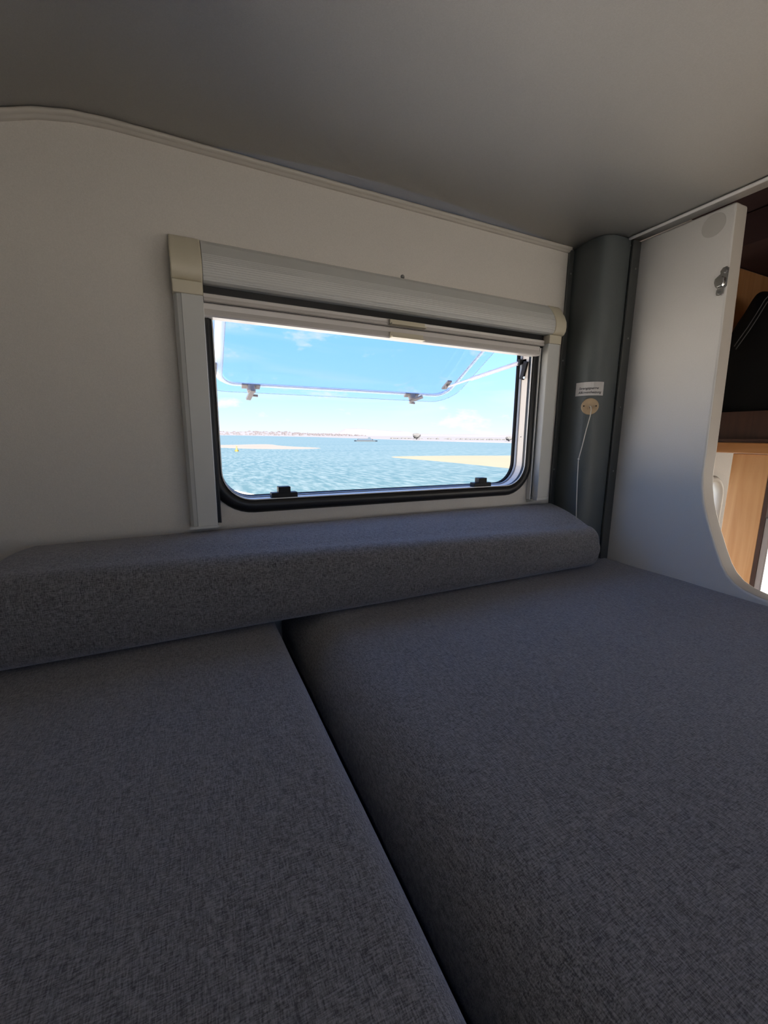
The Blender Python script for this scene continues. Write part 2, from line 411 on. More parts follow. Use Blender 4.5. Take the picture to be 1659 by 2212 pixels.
# side panel that closes the alcove towards the cabin, with its flared lower edge
edge = [(.575, .499), (.572, .38), (.568, .22), (.5655, .08), (.5635, -.035), (.5635, -.08), (.560, -.115), (.5525, -.15), (.541, -.185), (.527, -.22),
        (.511, -.258), (.4975, -.287), (.485, -.306), (.468, -.322), (.447, -.332), (.42, -.338), (.38, -.341), (.30, -.343), (0, -.343), (YN, -.343)]
bm = prism([(.898, .499)]+edge+[(YN, -.46), (.898, -.46)], 1.10, 1.146, 'X')
pan = obj('wall_back', bm, 'panel', bevel=.0055, seg=3); struct(pan)
pan.data.materials.append(M['edge'])
for p in pan.data.polygons:
    if abs(p.normal.x) < .3: p.material_index = 1
obj('cover_cap', disc(bmesh.new(), (1.1, .615, .4675), (-1, 0, 0), .0240, .0008, 40), 'cover', pan)['label'] = 'grey round cover cap'

# striker plate
st = thing('striker_plate', (1.1, .578, .31), 'chrome striker plate with two screws on the edge of the light side panel', 'fitting')
plate = [(.5825, .311), (.588, .313), (.590, .318), (.590, .325), (.588, .3275), (.594, .334), (.597, .343), (.596, .350), (.590, .355), (.586, .358), (.587, .364), (.583, .370), (.576, .371), (.571, .367), (.571, .330), (.576, .325), (.5755, .316), (.578, .312)]
obj('plate', prism(plate, 1.0975, 1.0999, 'X'), 'chrome', st, bevel=.0006)
bm = bmesh.new()
pts = [(.587, .3275), (.5915, .333), (.592, .345), (.589, .3515), (.580, .3525), (.5735, .348), (.5730, .336), (.577, .329)]
vs0 = [bm.verts.new((1.0974, y, z)) for y, z in pts]; cy = sum(p[0] for p in pts)/8; cz = sum(p[1] for p in pts)/8
vs1 = [bm.verts.new((1.0915, cy+(y-cy)*.78, cz+(z-cz)*.78)) for y, z in pts]
for k in range(8): bm.faces.new((vs0[k], vs0[(k+1) % 8], vs1[(k+1) % 8], vs1[k]))
bm.faces.new(vs1); bm.faces.new(vs0)
obj('cup', bm, 'chrome', st, smooth=False, bevel=.001)
for y, z in ((.583, .3190), (.5765, .3605)):
    obj('screw', disc(bmesh.new(), (1.0974, y, z), (-1, 0, 0), .0036, .0012, 14, .001), 'screw', st)
# screw over the blind
tag(obj('wall_screw', disc(bmesh.new(), (.4680, .8999, .3515), (0, -1, 0), .0045, .0025, 16, .002), 'screw', smooth=False),
    'small metal screw head in the cream wall just above the blind box', 'screw')

# ------------------------------------------------------------------ window 1
def make_window(y, s, fancy):
    """y: inner wall face; s=+1 outwards is +Y"""
    root = thing('window_1' if fancy else 'window_2', (.46, y, -.17)); root['kind'] = 'structure'
    Y = lambda d: y+s*d
    base = (.062, .862, -.134, .298, .062)
    obj('inner_gasket', ring(base, [(0, Y(.004)), (0, Y(-.006)), (.004, Y(-.0105)), (.012, Y(-.012)), (.022, Y(-.010)), (.0275, Y(-.004)), (.0275, Y(0)), (.006, Y(0))]), 'black', root, smooth=True)
    obj('frame_reveal', ring(base, [(0, Y(.0045)), (.004, Y(.0045)), (.004, Y(.027)), (0, Y(.027))]), 'reveal', root)
    obj('inner_lip', ring(base, [(-.0015, Y(-.0085)), (.0005, Y(-.0085)), (.0005, Y(-.0062)), (-.0015, Y(-.0062))]), 'white', root)
    obj('outer_seal', ring(base, [(-.002, Y(.0275)), (.010, Y(.0275)), (.010, Y(.036)), (-.001, Y(.036)), (-.003, Y(.032))]), 'seal', root)
    obj('outer_frame', ring(base, [(-.002, Y(.0365)), (.024, Y(.0365)), (.024, Y(.048)), (.014, Y(.052)), (-.004, Y(.047))]), 'blackm', root, smooth=True)
    return root
w1 = make_window(YW, 1, True); w2 = make_window(YN, -1, False)
# top hung pane
th = math.radians(60); HY, HZ = .958, .318
def pt(x, v, w):   # v metres down the pane from the hinge, w metres towards the outside
    return Vector((x, HY+v*math.sin(th)+w*math.cos(th)*-0-(-w)*math.cos(th), HZ-v*math.cos(th)+w*math.sin(th)))
PX0, PX1, PV0, PV1, PR = .034, .890, .0, .412, .085
tfp = lambda x, z, w: pt(x, -z, w)
def slab(x0, x1, v0, v1, r, w0, w1):
    P = rrect(x0, x1, -v1, -v0, r, 10); bm = bmesh.new()
    a = [bm.verts.new(pt(p[0], -p[1], w0)) for p in P]; b = [bm.verts.new(pt(p[0], -p[1], w1)) for p in P]
    bm.faces.new(a); bm.faces.new(b)
    for i in range(len(a)): bm.faces.new((a[i], a[(i+1) % len(a)], b[(i+1) % len(a)], b[i]))
    return bm
pane = obj('pane', slab(PX0, PX1, PV0, PV1, PR, .012, .014), 'acrylic', w1)
# (flat sheets; the inner sheet sits in a raised rim)
obj('inner_sheet', slab(PX0+.068, PX1-.068, PV0+.05, PV1-.070, PR-.035, -.008, -.0065), 'acrylic', pane)
R1 = (PX0+.052, PX1-.052, -(PV1-.050), -(PV0+.035), PR-.030)
obj('pane_rim', ring(R1, [(-.016, -.0075), (-.006, -.0075), (.004, .0), (.006, .0115), (.002, .0115), (-.001, .002), (-.008, -.005), (-.016, -.005)], tfp), 'pane_rim', pane, smooth=True)
obj('pane_edge', ring((PX0, PX1, -PV1, -PV0, PR), [(-.0015, .0105), (0, .0105), (0, .0118), (-.0015, .0118)], tfp), 'pane_line', pane)
obj('rim_edge', ring(R1, [(-.0165, -.0092), (-.0150, -.0092), (-.0150, -.0078), (-.0165, -.0078)], tfp), 'pane_line', pane)
obj('rim_edge', ring(R1, [(.0055, .0095), (.007, .0095), (.007, .0112), (.0055, .0112)], tfp), 'pane_line', pane)
# hinge strip along the top of the opening
obj('hinge_strip', boxes((.03, .894, .938, .962, .312, .330)), 'alu', w1)

# turn latches on the pane
ex = Vector((1, 0, 0)); ev = Vector((0, math.sin(th), -math.cos(th))); ew = Vector((0, math.cos(th), math.sin(th)))
def latch(x, turn, v=.352):
    bm = bmesh.new()
    obox(bm, pt(x, v, -.0095), ex, ev, ew, .025, .009, .0026)
    disc(bm, pt(x, v, -.010), -ew, .012, .018, 18, .002)
    a = math.radians(turn); d = ex*math.cos(a)+ev*math.sin(a); q = d.cross(ew)
    obox(bm, pt(x, v, -.029)+d*.012, d, q, ew, .023, .0068, .0032)
    tube(bm, [pt(x, v, -.024)+ev*.002, pt(x, v, -.024)+ev*.021, pt(x, v, -.024)+ev*.023+ex*.020], .0038, 8)
    return obj('latch', bm, 'latch', pane, bevel=.0012)
latch(.179, 100); latch(.695, -42)
# stays
def stay(xf, xp, s):
    a = Vector((xf, .934, .203)); p = pt(xp, .292, -.014)
    bm = bmesh.new(); mid = a.lerp(p, .62)
    tube(bm, [a, mid], .0058, 10); tube(bm, [mid, p], .0036, 8)
    obj('stay_arm', bm, 'arm', w1, smooth=False, bevel=.0008)
    bm = bmesh.new(); obox(bm, pt(xp, .285, -.010), ex, ev, ew, .008, .021, .003); disc(bm, pt(xp, .285, -.011), -ew, .007, .008, 12, .001)
    tube(bm, [pt(xp, .292, -.010), pt(xp, .292, -.020)], .004, 8)
    obj('stay_foot', bm, 'latch', w1, bevel=.001)
    bm = bmesh.new()
    tube(bm, [a+Vector((-.006*s, 0, .001)), a+Vector((.006*s, -.002, .001))], .008, 12)
    obox(bm, (xf+.012*s, .924, .203), ex, Vector((0, 1, 0)), Vector((0, 0, 1)), .008, .012, .009)
    q = Vector((0, .30, -1)).normalized(); e2 = q.cross(ex)
    obox(bm, (xf+.004*s, .918, .180), ex, q, e2, .006, .024, .007)
    obox(bm, (xf+.010*s, .914, .178), ex, Vector((0, 1, 0)), Vector((0, 0, 1)), .005, .010, .030)
    obj('stay_bracket', bm, 'blackp', w1, bevel=.0015)
    obj('stay_rivet', disc(bmesh.new(), (xf-.002*s, .911, .160), (-s, -.3, 0), .0035, .002, 12), 'chrome', w1)
stay(.858, .795, 1); stay(.050, .080, -1)
# catches on the sill
for x in (.188, .722):
    c = obj('catch', boxes((x-.028, x+.028, .897, .918, -.138, -.1225), (x-.013, x+.013, .8975, .917, -.124, -.110)), 'blackp', w1, bevel=.0012)
obj('frame_dot', disc(bmesh.new(), (.8615, .915, .0), (-1, 0, 0), .0015, .0005, 8), 'black', w1)

# ------------------------------------------------------------------ blind cassette with side rails
bl = thing('roller_blind', (.465, .88, -.18), 'grey pull-down window blind cassette with ribbed box, beige end caps and side rails', 'blind')
def boxprof(e=0.0):
    return [(.8995, .346+e), (.893, .346+e), (.884, .338+e), (.868, .316+e), (.862-e, .302), (.8605-e, .290), (.862-e, .278), (.866, .2715-e), (.874, .2685-e), (.8995, .2685-e)]
bp_ = boxprof()
# ribs along the lower front of the box
ribs = []
for (y0, z0), (y1, z1) in zip(bp_, bp_[1:]):
    if .27 < (z0+z1)/2 < .312 and y0 < .875:
        n = max(1, int(math.hypot(y1-y0, z1-z0)/.0036))
        for k in range(n):
            t = k/n; ribs.append((y0+(y1-y0)*t, z0+(z1-z0)*t))
            t = (k+.5)/n; ribs.append((y0+(y1-y0)*t+.0005, z0+(z1-z0)*t))
    else: ribs.append((y0, z0))
ribs.append(bp_[-1])
obj('cassette', prism(ribs, .050, .905, 'X'), 'alu', bl)
for x0, x1 in ((-.002, .0495), (.9055, .945)):
    bm = prism(boxprof(.0015), x0, x1, 'X')
    c = obj('end_cap', bm, 'beige', bl, bevel=.003, seg=3); c['label'] = 'beige plastic end cap'
    xa, xb = (x0+.0005, x1-.001) if x0 < .5 else (x0-.015, x1-.0115)
    obj('cap_lip', boxes((xa, xb, .8635, .8990, .2445, .2668)), 'beige', bl, bevel=.002)
# side rails
def rail_prof(x0, x1):
    if x0 < .5: return [(x0+.004, .8995), (x0, .889), (x0+.001, .877), (x0+.006, .869), (x0+.0125, .8665), (x0+.0135, .865), (x1-.001, .865), (x1, .8662), (x1, .8995)]
    return [(x0, .8995), (x0, .8662), (x0+.001, .865), (x1-.002, .865), (x1, .8670), (x1, .8995)]
for x0, x1 in ((-.001, .048), (.8895, .9315)):
    r = obj('side_rail', prism(rail_prof(x0, x1), -.176 if x0 < .5 else -.168, .2442, 'Z'), 'alu', bl)
    s = 1 if x0 < .5 else -1; xi = x1 if s > 0 else x0
    obj('brush_strip', boxes(tuple(sorted((xi+s*.0003, xi+s*.0045)))+(.8875, .8990, -.176, .235)), 'black', r)
    obj('guide_lip' if s < 0 else 'guide_strip', boxes(tuple(sorted((xi+s*.0048, xi+s*.0082)))+(.8855, .8990, -.176, .235)), 'white' if s < 0 else 'black', r)
    obj('foot_cap', boxes((x0-.0015, x1+.0015, .8645, .8990, -.181 if s > 0 else -.1765, -.1762 if s > 0 else -.1685)), 'alu', r)
# the right hand foot cap tapers back to the wall
bm = bmesh.new()
a = [bm.verts.new(c) for c in ((.880, .8645, -.177), (.933, .8645, -.177), (.933, .8990, -.177), (.880, .8990, -.177))]
b = [bm.verts.new(c) for c in ((.884, .8960, -.186), (.925, .8960, -.182), (.925, .8990, -.182), (.884, .8990, -.186))]
for k in range(4): bm.faces.new((a[k], a[(k+1) % 4], b[(k+1) % 4], b[k]))
bm.faces.new(a); bm.faces.new(b)
obj('foot_cap', bm, 'alu', bl)
# two pull bars parked under the box, and their finger grips
def bar(z0, z1, yf, x0=.0495, x1=.888):
    h = z1-z0
    return prism([(.8985, z1), (yf+.004, z1), (yf+.001, z1-.1*h), (yf+.0025, z1-.45*h), (yf+.0005, z1-.72*h), (yf, z0+.10*h), (yf+.003, z0), (.8985, z0)], x0, x1, 'X')
obj('shadow_gap_strip', boxes((.0495, .8885, .884, .8985, .2365, .2675)), 'black', bl)  # added black strip, stands in for the dark shade under the box
b1 = obj('screen_bar', bar(.2395, .2545, .878, .0495, .8885), 'bar', bl)
b2 = obj('blind_bar', bar(.213, .2370, .874, .0485, .870), 'bar', bl)
obj('grip', boxes((.425, .513, .862, .8775, .2400, .2425), (.425, .513, .872, .8778, .2415, .2515)), 'beige', b1)
obj('grip', boxes((.425, .508, .860, .8745, .2125, .2155), (.425, .508, .869, .8748, .2145, .2250)), 'beige', b2)
# ------------------------------------------------------------------ bed
struct(obj('floor', boxes((XF, 1.099, YN, YW, -.475, -.460)), 'blackp'))  # board coloured black to deepen the shade in the mattress gap
def cushion(name, x0, x1, y0, y1, z0, z1, r, label, res=.02, dome=.004, rz=None, parent=None, rt=None):
    """rounded cushion; r: (left, right, front, back) edge radii along the top"""
    bm = bmesh.new(); rl, rr, rf, rb = r
    def axis_pts(a, b, ra, rb_):
        P = [(a, 1.0 if ra else 0)]
        P = []
        n = 8
        for k in range(n+1):
            t = math.radians(90*k/n); P.append((a+ra*(1-math.cos(t)), ra*(1-math.sin(t))))   # (pos, drop)
        m = max(2, int((b-rb_-a-ra)/res))
        for k in range(1, m): P.append((a+ra+(b-rb_-a-ra)*k/m, 0))
        for k in range(n+1):
            t = math.radians(90*(1-k/n)); P.append((b-rb_*(1-math.cos(t)), rb_*(1-math.sin(t))))
        return P
    PX = axis_pts(x0, x1, rl, rr); PY = axis_pts(y0, y1, rf, rb)
    from mathutils import noise
    g = []
    for x, dx in PX:
        row = []
        for y, dy in PY:
            u = (x-x0)/(x1-x0); v = (y-y0)/(y1-y0)
            # corner: combine drops
            d = math.hypot(dx, dy) if (dx and dy) else dx+dy
            d = min(d, max(rl, rr, rf, rb))
            h = dome*(1-(2*u-1)**4)*(1-(2*v-1)**4)+.0025*noise.noise(Vector((x*6, y*6, 1.3)))
            row.append(bm.verts.new((x, y, z1+h-d)))
        g.append(row)
    nx, ny = len(g), len(g[0])
    for i in range(nx-1):
        for j in range(ny-1): bm.faces.new((g[i][j], g[i+1][j], g[i+1][j+1], g[i][j+1]))
    loop = [g[i][0] for i in range(nx)]+[g[-1][j] for j in range(1, ny)]+[g[i][-1] for i in range(nx-2, -1, -1)]+[g[0][j] for j in range(ny-2, 0, -1)]
    prev = loop
    low = min(v.co.z for v in loop)
    for zz in (low-.004, z0+.010, z0):
        cur = [bm.verts.new((v.co.x, v.co.y, zz)) for v in loop]
        for i in range(len(loop)): bm.faces.new((prev[i], prev[(i+1) % len(loop)], cur[(i+1) % len(loop)], cur[i]))
        prev = cur
    bm.faces.new(prev)
    return bm
m1 = obj('mattress', cushion('m', -.455, .139, YN+.005, .893, -.455, -.3475, (.03, .034, .03, .03), ''), 'fabric', smooth=True)
tag(m1, 'grey woven mattress section on the left of the gap, under the curved front ceiling', 'mattress', None)
m2 = obj('mattress', cushion('m', .170, 1.0985, YN+.005, .893, -.455, -.3475, (.072, .012, .03, .03), ''), 'fabric', smooth=True)
tag(m2, 'wide grey woven mattress section right of the gap, reaching the light side panel', 'mattress', None)
# bolster against the window wall
def bolster():
    from mathutils import noise
    bm = bmesh.new(); X0, X1 = -.252, .980; S = 70; secs = []
    xs = []
    for k in range(7): xs.append((X0+.010*(1-math.cos(math.radians(90*k/6))), .010*(1-math.sin(math.radians(90*k/6)))))
    for k in range(1, S): xs.append((X0+.010+(X1-X0-.038)*k/S, 0))
    for k in range(7):
        a = math.radians(90*(1-k/6)); xs.append((X1-.020*(1-math.cos(a)), .020*(1-math.sin(a))))
    for x, ins in xs:
        t = (x-X0)/(X1-X0)
        zb = -.342; yb = .8975; yf = .714+.002*noise.noise(Vector((x*4, 0, 0)))
        zt_b = -.1925+.0015*noise.noise(Vector((x*5, 3, 0)))+.003*math.sin(math.pi*t)
        zt_f = -.198-.036*t**1.3
        rt = .036+.004*t; rb = .032
        P = []
        def arc2(cy, cz, r, a0, a1, n=9):
            for k in range(n+1):
                a = math.radians(a0+(a1-a0)*k/n); P.append((cy+r*math.cos(a), cz+r*math.sin(a)))
        arc2(yb-.012, zt_b-.012, .012, 0, 90, 4)
        for k in range(1, 8):
            u = k/8; P.append((yb-.012-(yb-.012-yf-rt)*u, zt_b+(zt_f-zt_b)*u+.006*math.sin(math.pi*u)))
        arc2(yf+rt, zt_f-rt, rt, 90, 180)
        for k in range(1, 5):
            u = k/5; P.append((yf-.004*math.sin(math.pi*u), zt_f-rt+(zb+rb-zt_f+rt)*u))
        arc2(yf+rb, zb+rb, rb, 180, 270)
        arc2(yb-.012, zb+.012, .012, 270, 360, 4)
        cy = (yf+yb)/2; cz = (zt_b+zb)/2; f = 1
        Q = []
        for (y, z) in P:
            dy, dz = y-cy, z-cz; L = math.hypot(dy, dz)
            k = (L-ins)/L; y2 = cy+dy*k if dy < 0 else y; Q.append(bm.verts.new((x-.035*(1-t)**6*(yb-y)/.18, y2, cz+dz*k if dz > 0 or dy < 0 else z)))
        secs.append(Q)
    for A, B in zip(secs, secs[1:]):
        for i in range(len(A)): bm.faces.new((A[i], A[(i+1) % len(A)], B[(i+1) % len(A)], B[i]))
    bm.faces.new(secs[0]); bm.faces.new(secs[-1][::-1])
    return bm
tag(obj('bolster', bolster(), 'fabric', smooth=True), 'long grey woven bolster cushion lying on the mattresses against the window wall', 'cushion')

# ------------------------------------------------------------------ sticker and pull switch on the pillar
lab = thing('sticker', (.972, .787, .105), 'white paper sticker with two lines of black lettering on the grey corner pillar', 'sticker')
bm = bmesh.new()
seq = []   # the sticker follows the pillar round its corner
for t_ in (.843, .838, .833, .828): seq.append((.9795, t_))
for k in range(1, 10):
    a = math.radians(90*k/9); seq.append((1.0165-.0370*math.cos(a), .826-.0370*math.sin(a)))
seq.append((1.0195, .7888))
NS = len(seq)
fr_ = [bm.verts.new((x, y, .1105)) for x, y in seq]; to_ = [bm.verts.new((x, y, .1455)) for x, y in seq]
fb = [bm.verts.new((x+.0004, y+.0004, .1105)) for x, y in seq]; tb = [bm.verts.new((x+.0004, y+.0004, .1455)) for x, y in seq]
for k in range(NS-1):
    bm.faces.new((fr_[k], fr_[k+1], to_[k+1], to_[k])); bm.faces.new((fb[k], fb[k+1], tb[k+1], tb[k]))
    bm.faces.new((fr_[k], fr_[k+1], fb[k+1], fb[k])); bm.faces.new((to_[k], to_[k+1], tb[k+1], tb[k]))
obj('paper', bm, 'paper', lab)
def lettering(txt, size, x0, z0, shear, map3, name, m, parent):
    cu = bpy.data.curves.new(name, 'FONT'); cu.body = txt; cu.size = size; cu.shear = shear; cu.resolution_u = 2; cu.offset = size*.012
    to = bpy.data.objects.new(name, cu); C.objects.link(to)
    bpy.context.view_layer.update()
    dg = bpy.context.evaluated_depsgraph_get()
    me = bpy.data.meshes.new_from_object(to.evaluated_get(dg)); bpy.data.objects.remove(to)
    b = bmesh.new(); b.from_mesh(me); bpy.data.meshes.remove(me)
    w = max(v.co.x for v in b.verts)
    for v in b.verts: v.co = map3(v.co.x, v.co.y, w)
    return obj(name, b, m, parent)
# arc-length along the sticker
L = [0]
for p, q in zip(seq, seq[1:]): L.append(L[-1]+math.dist(p, q))
def on_sticker(s, z):
    s = max(0, min(L[-1]-1e-6, s))
    for k in range(NS-1):
        if L[k+1] >= s:
            t = (s-L[k])/(L[k+1]-L[k]); x = seq[k][0]+(seq[k+1][0]-seq[k][0])*t; y = seq[k][1]+(seq[k+1][1]-seq[k][1])*t
            return Vector((x-.0003, y-.0003, z))
def mk(s0, s1, z0, wfac=1):
    return lambda x, y, w: on_sticker(s0+(s1-s0)*x/w, z0+y)
lettering('Strangsperre', .0092, 0, 0, .35, mk(L[-1]*.12, L[-1]*.80, .1265), 'lettering', 'ink', lab)
lettering('Alkovenheizung', .0092, 0, 0, .35, mk(L[-1]*.11, L[-1]*.92, .1160), 'lettering', 'ink', lab)

sw = thing('pull_switch', (1.010, .789, .060), 'round beech-coloured ceiling-pull switch with cream cord on the grey corner pillar', 'switch')
nsw = Vector((-.72, -.69, 0)).normalized(); cs = Vector((.9885, .8010, .0815))
d0 = obj('switch_disc', disc(bmesh.new(), cs+nsw*.0025, nsw, .0215, .003, 40), 'wood_disc', sw)
us = nsw.cross(Vector((0, 0, 1))).normalized()
if us.x < 0: us = -us
for s in (-1, 1):
    obj('screw_hole', disc(bmesh.new(), cs+us*s*.0150+nsw*.0052+Vector((0, 0, .001)), nsw, .0018, .0006, 12), 'black', d0)
bm = bmesh.new()
for s in (-.0034, .0006): obox(bm, cs+us*s+nsw*.0075+Vector((0, 0, -.004)), us, nsw, Vector((0, 0, 1)), .0012, .003, .003)
obj('cord_guide', bm, 'wood_disc', d0)
cord = [(cs+nsw*.005+us*-.002+Vector((0, 0, -.0005))), cs+nsw*.0095+us*.0005+Vector((0, 0, .0005)), cs+nsw*.0105+us*.003+Vector((0, 0, -.003)), cs+nsw*.0105+us*.0038+Vector((0, 0, -.009)),
        Vector((.9740, .785, .055)), Vector((.9640, .785, .02)), Vector((.9550, .785, -.02)), Vector((.9460, .785, -.054)), Vector((.9450, .785, -.060)), Vector((.9475, .785, -.11)), Vector((.9530, .785, -.18)), Vector((.959, .786, -.228))]
obj('pull_cord', tube(bmesh.new(), cord, .0011, 8), 'cord', sw, smooth=True)
bm = bmesh.new(); bmesh.ops.create_uvsphere(bm, u_segments=12, v_segments=8, radius=.0024, matrix=Matrix.Translation(Vector((.9453, .785, -.057))))
obj('cord_knot', bm, 'cord', sw, smooth=True)

# ------------------------------------------------------------------ the cabin beyond the panel
XB, ZB = 3.4, -2.3
hole3 = rrect(1.20, 1.895, -.66, -.165, .06, 8)
hole4 = rrect(2.345, 3.15, -1.05, -.455, .03, 6)
struct(obj('wall_cabin_left', prism([(-.95, ZB), (XB, ZB), (XB, .68), (1.10, .68), (1.10, -.475), (-.95, -.475)], .905, .935, 'Y', [hole3, hole4]), 'wall'))
hole5 = rrect(1.35, 2.85, -.95, -.15, .06, 6); hole6 = rrect(-.4, .5, -1.35, -.75, .06, 6)  # rear opening is out of view, widened to let more sun in
struct(obj('wall_cabin_right', prism([(-.95, ZB), (XB, ZB), (XB, .68), (1.15, .68), (1.15, -.475), (-.95, -.475)], YN-.035, YN-.005, 'Y', [hole5, hole6]), 'shell'))
struct(obj('wall_cabin_back', boxes((XB, XB+.03, YN-.03, .935, ZB, .71)), 'wall'))
hole7 = rrect(-.95, .65, -1.45, -.62, .08, 6)
struct(obj('wall_cabin_front', prism([(YN, ZB), (.905, ZB), (.905, -.475), (YN, -.475)], -.98, -.95, 'X', [hole7]), 'shell'))
added_hatch = [(2.35, -.75), (3.05, -.75), (3.05, .15), (2.35, .15)]  # unseen roof opening, added to let sun in and brighten the interior
struct(obj('ceiling_cabin', prism([(1.07, YN-.03), (XB, YN-.03), (XB, .93), (1.07, .93)], .68, .71, 'Z', [added_hatch]), 'ceil_dark'))
struct(obj('floor_cabin', boxes((-.98, XB+.03, YN-.035, .935, ZB-.03, ZB)), 'floor'))
struct(obj('trim_4', boxes((-.98, XF, YN-.035, .935, -.50, -.476)), 'shell'))
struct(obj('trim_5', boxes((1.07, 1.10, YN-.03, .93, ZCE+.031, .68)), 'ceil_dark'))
def cabin_window(name, rect, y):
    r = thing(name, ((rect[0]+rect[1])/2, y, rect[2])); r['kind'] = 'structure'
    obj('frame', ring(rect, [(-.002, y+.03), (-.002, y-.004), (.004, y-.010), (.018, y-.008), (.024, y-.001), (.001, y-.001)]), 'bead', r, smooth=True)
    P = rrect(*rect, 8)
    obj('pane', prism([(p[0], p[1]) for p in P], y+.014, y+.017, 'Y'), 'acrylic', r)
    return r
cabin_window('window_3', (1.20, 1.895, -.66, -.165, .06), .905)
cabin_window('window_4', (2.345, 3.15, -1.05, -.455, .03), .905)
# tall board of the wardrobe
wd = thing('wardrobe', (1.62, .69, ZB), 'tall light wooden wardrobe end board in the cabin beyond the side panel', 'wardrobe')
obj('side_board', boxes((1.60, 1.625, .642, .742, ZB+.001, -.047)), 'wood', wd, bevel=.002)
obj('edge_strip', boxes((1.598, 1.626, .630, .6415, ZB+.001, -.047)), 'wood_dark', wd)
obj('metal_strip', boxes((1.600, 1.612, .6165, .6295, ZB+.001, -.24)), 'metal_strip', wd)
# open overhead locker
lk = thing('overhead_locker', (1.75, .1, -.046), 'open wooden overhead locker with a thick shelf edge and dark inside, beyond the panel', 'cabinet')
obj('shelf_front', boxes((1.585, 1.605, YN+.01, .89, -.0455, -.012)), 'wood_h', lk, bevel=.003)
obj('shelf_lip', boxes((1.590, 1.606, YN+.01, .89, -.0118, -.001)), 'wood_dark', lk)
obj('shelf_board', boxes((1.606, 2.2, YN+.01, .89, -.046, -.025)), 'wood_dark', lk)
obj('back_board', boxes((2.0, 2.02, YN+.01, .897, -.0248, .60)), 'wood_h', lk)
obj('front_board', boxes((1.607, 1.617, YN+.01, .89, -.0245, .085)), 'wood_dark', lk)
obj('side_board', boxes((1.62, 1.999, .8905, .897, -.0248, .58)), 'wood', lk)
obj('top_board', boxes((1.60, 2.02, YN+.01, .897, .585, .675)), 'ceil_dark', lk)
# black jacket
jk = thing('jacket', (1.70, .7, .0), 'black jacket with a grey stitched seam lying on the open locker shelf', 'jacket')
from mathutils import noise as _n
out = [(.885, -.020), (.885, .10), (.872, .22), (.862, .295), (.842, .335), (.832, .365), (.822, .388), (.808, .412), (.796, .440), (.785, .462), (.776, .468), (.760, .458), (.72, .455), (.66, .43), (.60, .38), (.54, .25), (.50, .10), (.49, -.020)]
def jacket():
    bm = bmesh.new(); cy, cz = .69, .17; rings = []
    for lay, (x, f) in enumerate(((1.82, .55), (1.80, .86), (1.75, 1.0), (1.70, 1.0), (1.655, .95), (1.628, .80), (1.622, .5))):
        rg = []
        for i, (y, z) in enumerate(out):
            yy = cy+(y-cy)*f; zz = max(-.022, cz+(z-cz)*f) if f < 1 else z
            nn = _n.noise(Vector((yy*11, zz*11, lay)))*.014
            rg.append(bm.verts.new((x+nn, yy+nn*.4, max(-.0225, zz))))
        rings.append(rg)
    for A, B in zip(rings, rings[1:]):
        for i in range(len(A)): bm.faces.new((A[i], A[(i+1) % len(A)], B[(i+1) % len(A)], B[i]))
    bm.faces.new(rings[0]); bm.faces.new(rings[-1]); return bm
body = obj('jacket_body', jacket(), 'jacket', jk, smooth=True)
sm = body.modifiers.new('sub', 'SUBSURF'); sm.levels = 1; sm.render_levels = 2
seam = [(.790, .290), (.778, .312), (.762, .340), (.745, .374), (.728, .412), (.705, .440)]
for off in (0, -.010):
    obj('seam', tube(bmesh.new(), [(1.610, y+off*.6, z+off) for y, z in seam], .0014, 6), 'strap', jk, smooth=True)

# ------------------------------------------------------------------ outdoors: beach, sea, far shore
SEA = -4.0
def shore_dist(x, y):   # signed distance inland from the waterline next to the vehicle
    ax, ay, bx, by = 2.3, 33.3, 5.1, 26.6
    dx, dy = bx-ax, by-ay; l = math.hypot(dx, dy)
    return max(-(-(x-ax)*dy+(y-ay)*dx)/l, 13-y)
bm = bmesh.new(); g = []
XSg = [-400, -150, -60, -30, -15]+[-8+2*k for k in range(22)]+[40, 60, 120, 300]
YSg = [-400, -150, -60, -30, -15, -8, -4, 0, 4, 8, 12]+[14+2*k for k in range(16)]+[50, 60, 90, 150, 200]
for x in XSg:
    row = []
    for y in YSg:
        d = shore_dist(x, y)+1.2*_n.noise(Vector((x*.08, y*.08, 0)))
        row.append(bm.verts.new((x, y, SEA+max(-.6, min(.85, d*.05)))))
    g.append(row)
for i in range(len(XSg)-1):
    for j in range(len(YSg)-1): bm.faces.new((g[i][j], g[i+1][j], g[i+1][j+1], g[i][j+1]))
struct(obj('ground', bm, 'sand', smooth=True))
bm = bmesh.new(); v = [bm.verts.new(c) for c in ((-9000, -2000, SEA), (9000, -2000, SEA), (9000, 12000, SEA), (-9000, 12000, SEA))]; bm.faces.new(v)
struct(obj('sea', bm, 'sea', origin=(0, 0, SEA)))
def land(name, pts, h, m, k=6):
    """low mound: outline shrunk inwards in steps while rising"""
    bm = bmesh.new(); cx = sum(p[0] for p in pts)/len(pts); cy = sum(p[1] for p in pts)/len(pts); rings = []
    for s in range(k+1):
        f = 1-.9*s/k; z = SEA-.15+(h+.15)*math.sin(math.radians(90*min(1, s/k*1.6)))
        rings.append([bm.verts.new((cx+(p[0]-cx)*f, cy+(p[1]-cy)*f, z)) for p in pts])
    for A, B in zip(rings, rings[1:]):
        for i in range(len(A)): bm.faces.new((A[i], A[(i+1) % len(A)], B[(i+1) % len(A)], B[i]))
    bm.faces.new(rings[-1]); return obj(name, bm, m, smooth=True)
def smooth_loop(P, it=2):
    for _ in range(it):
        Q = []
        for i in range(len(P)):
            a = P[i]; b = P[(i+1) % len(P)]
            Q += [(a[0]*.75+b[0]*.25, a[1]*.75+b[1]*.25), (a[0]*.25+b[0]*.75, a[1]*.25+b[1]*.75)]
        P = Q
    return P
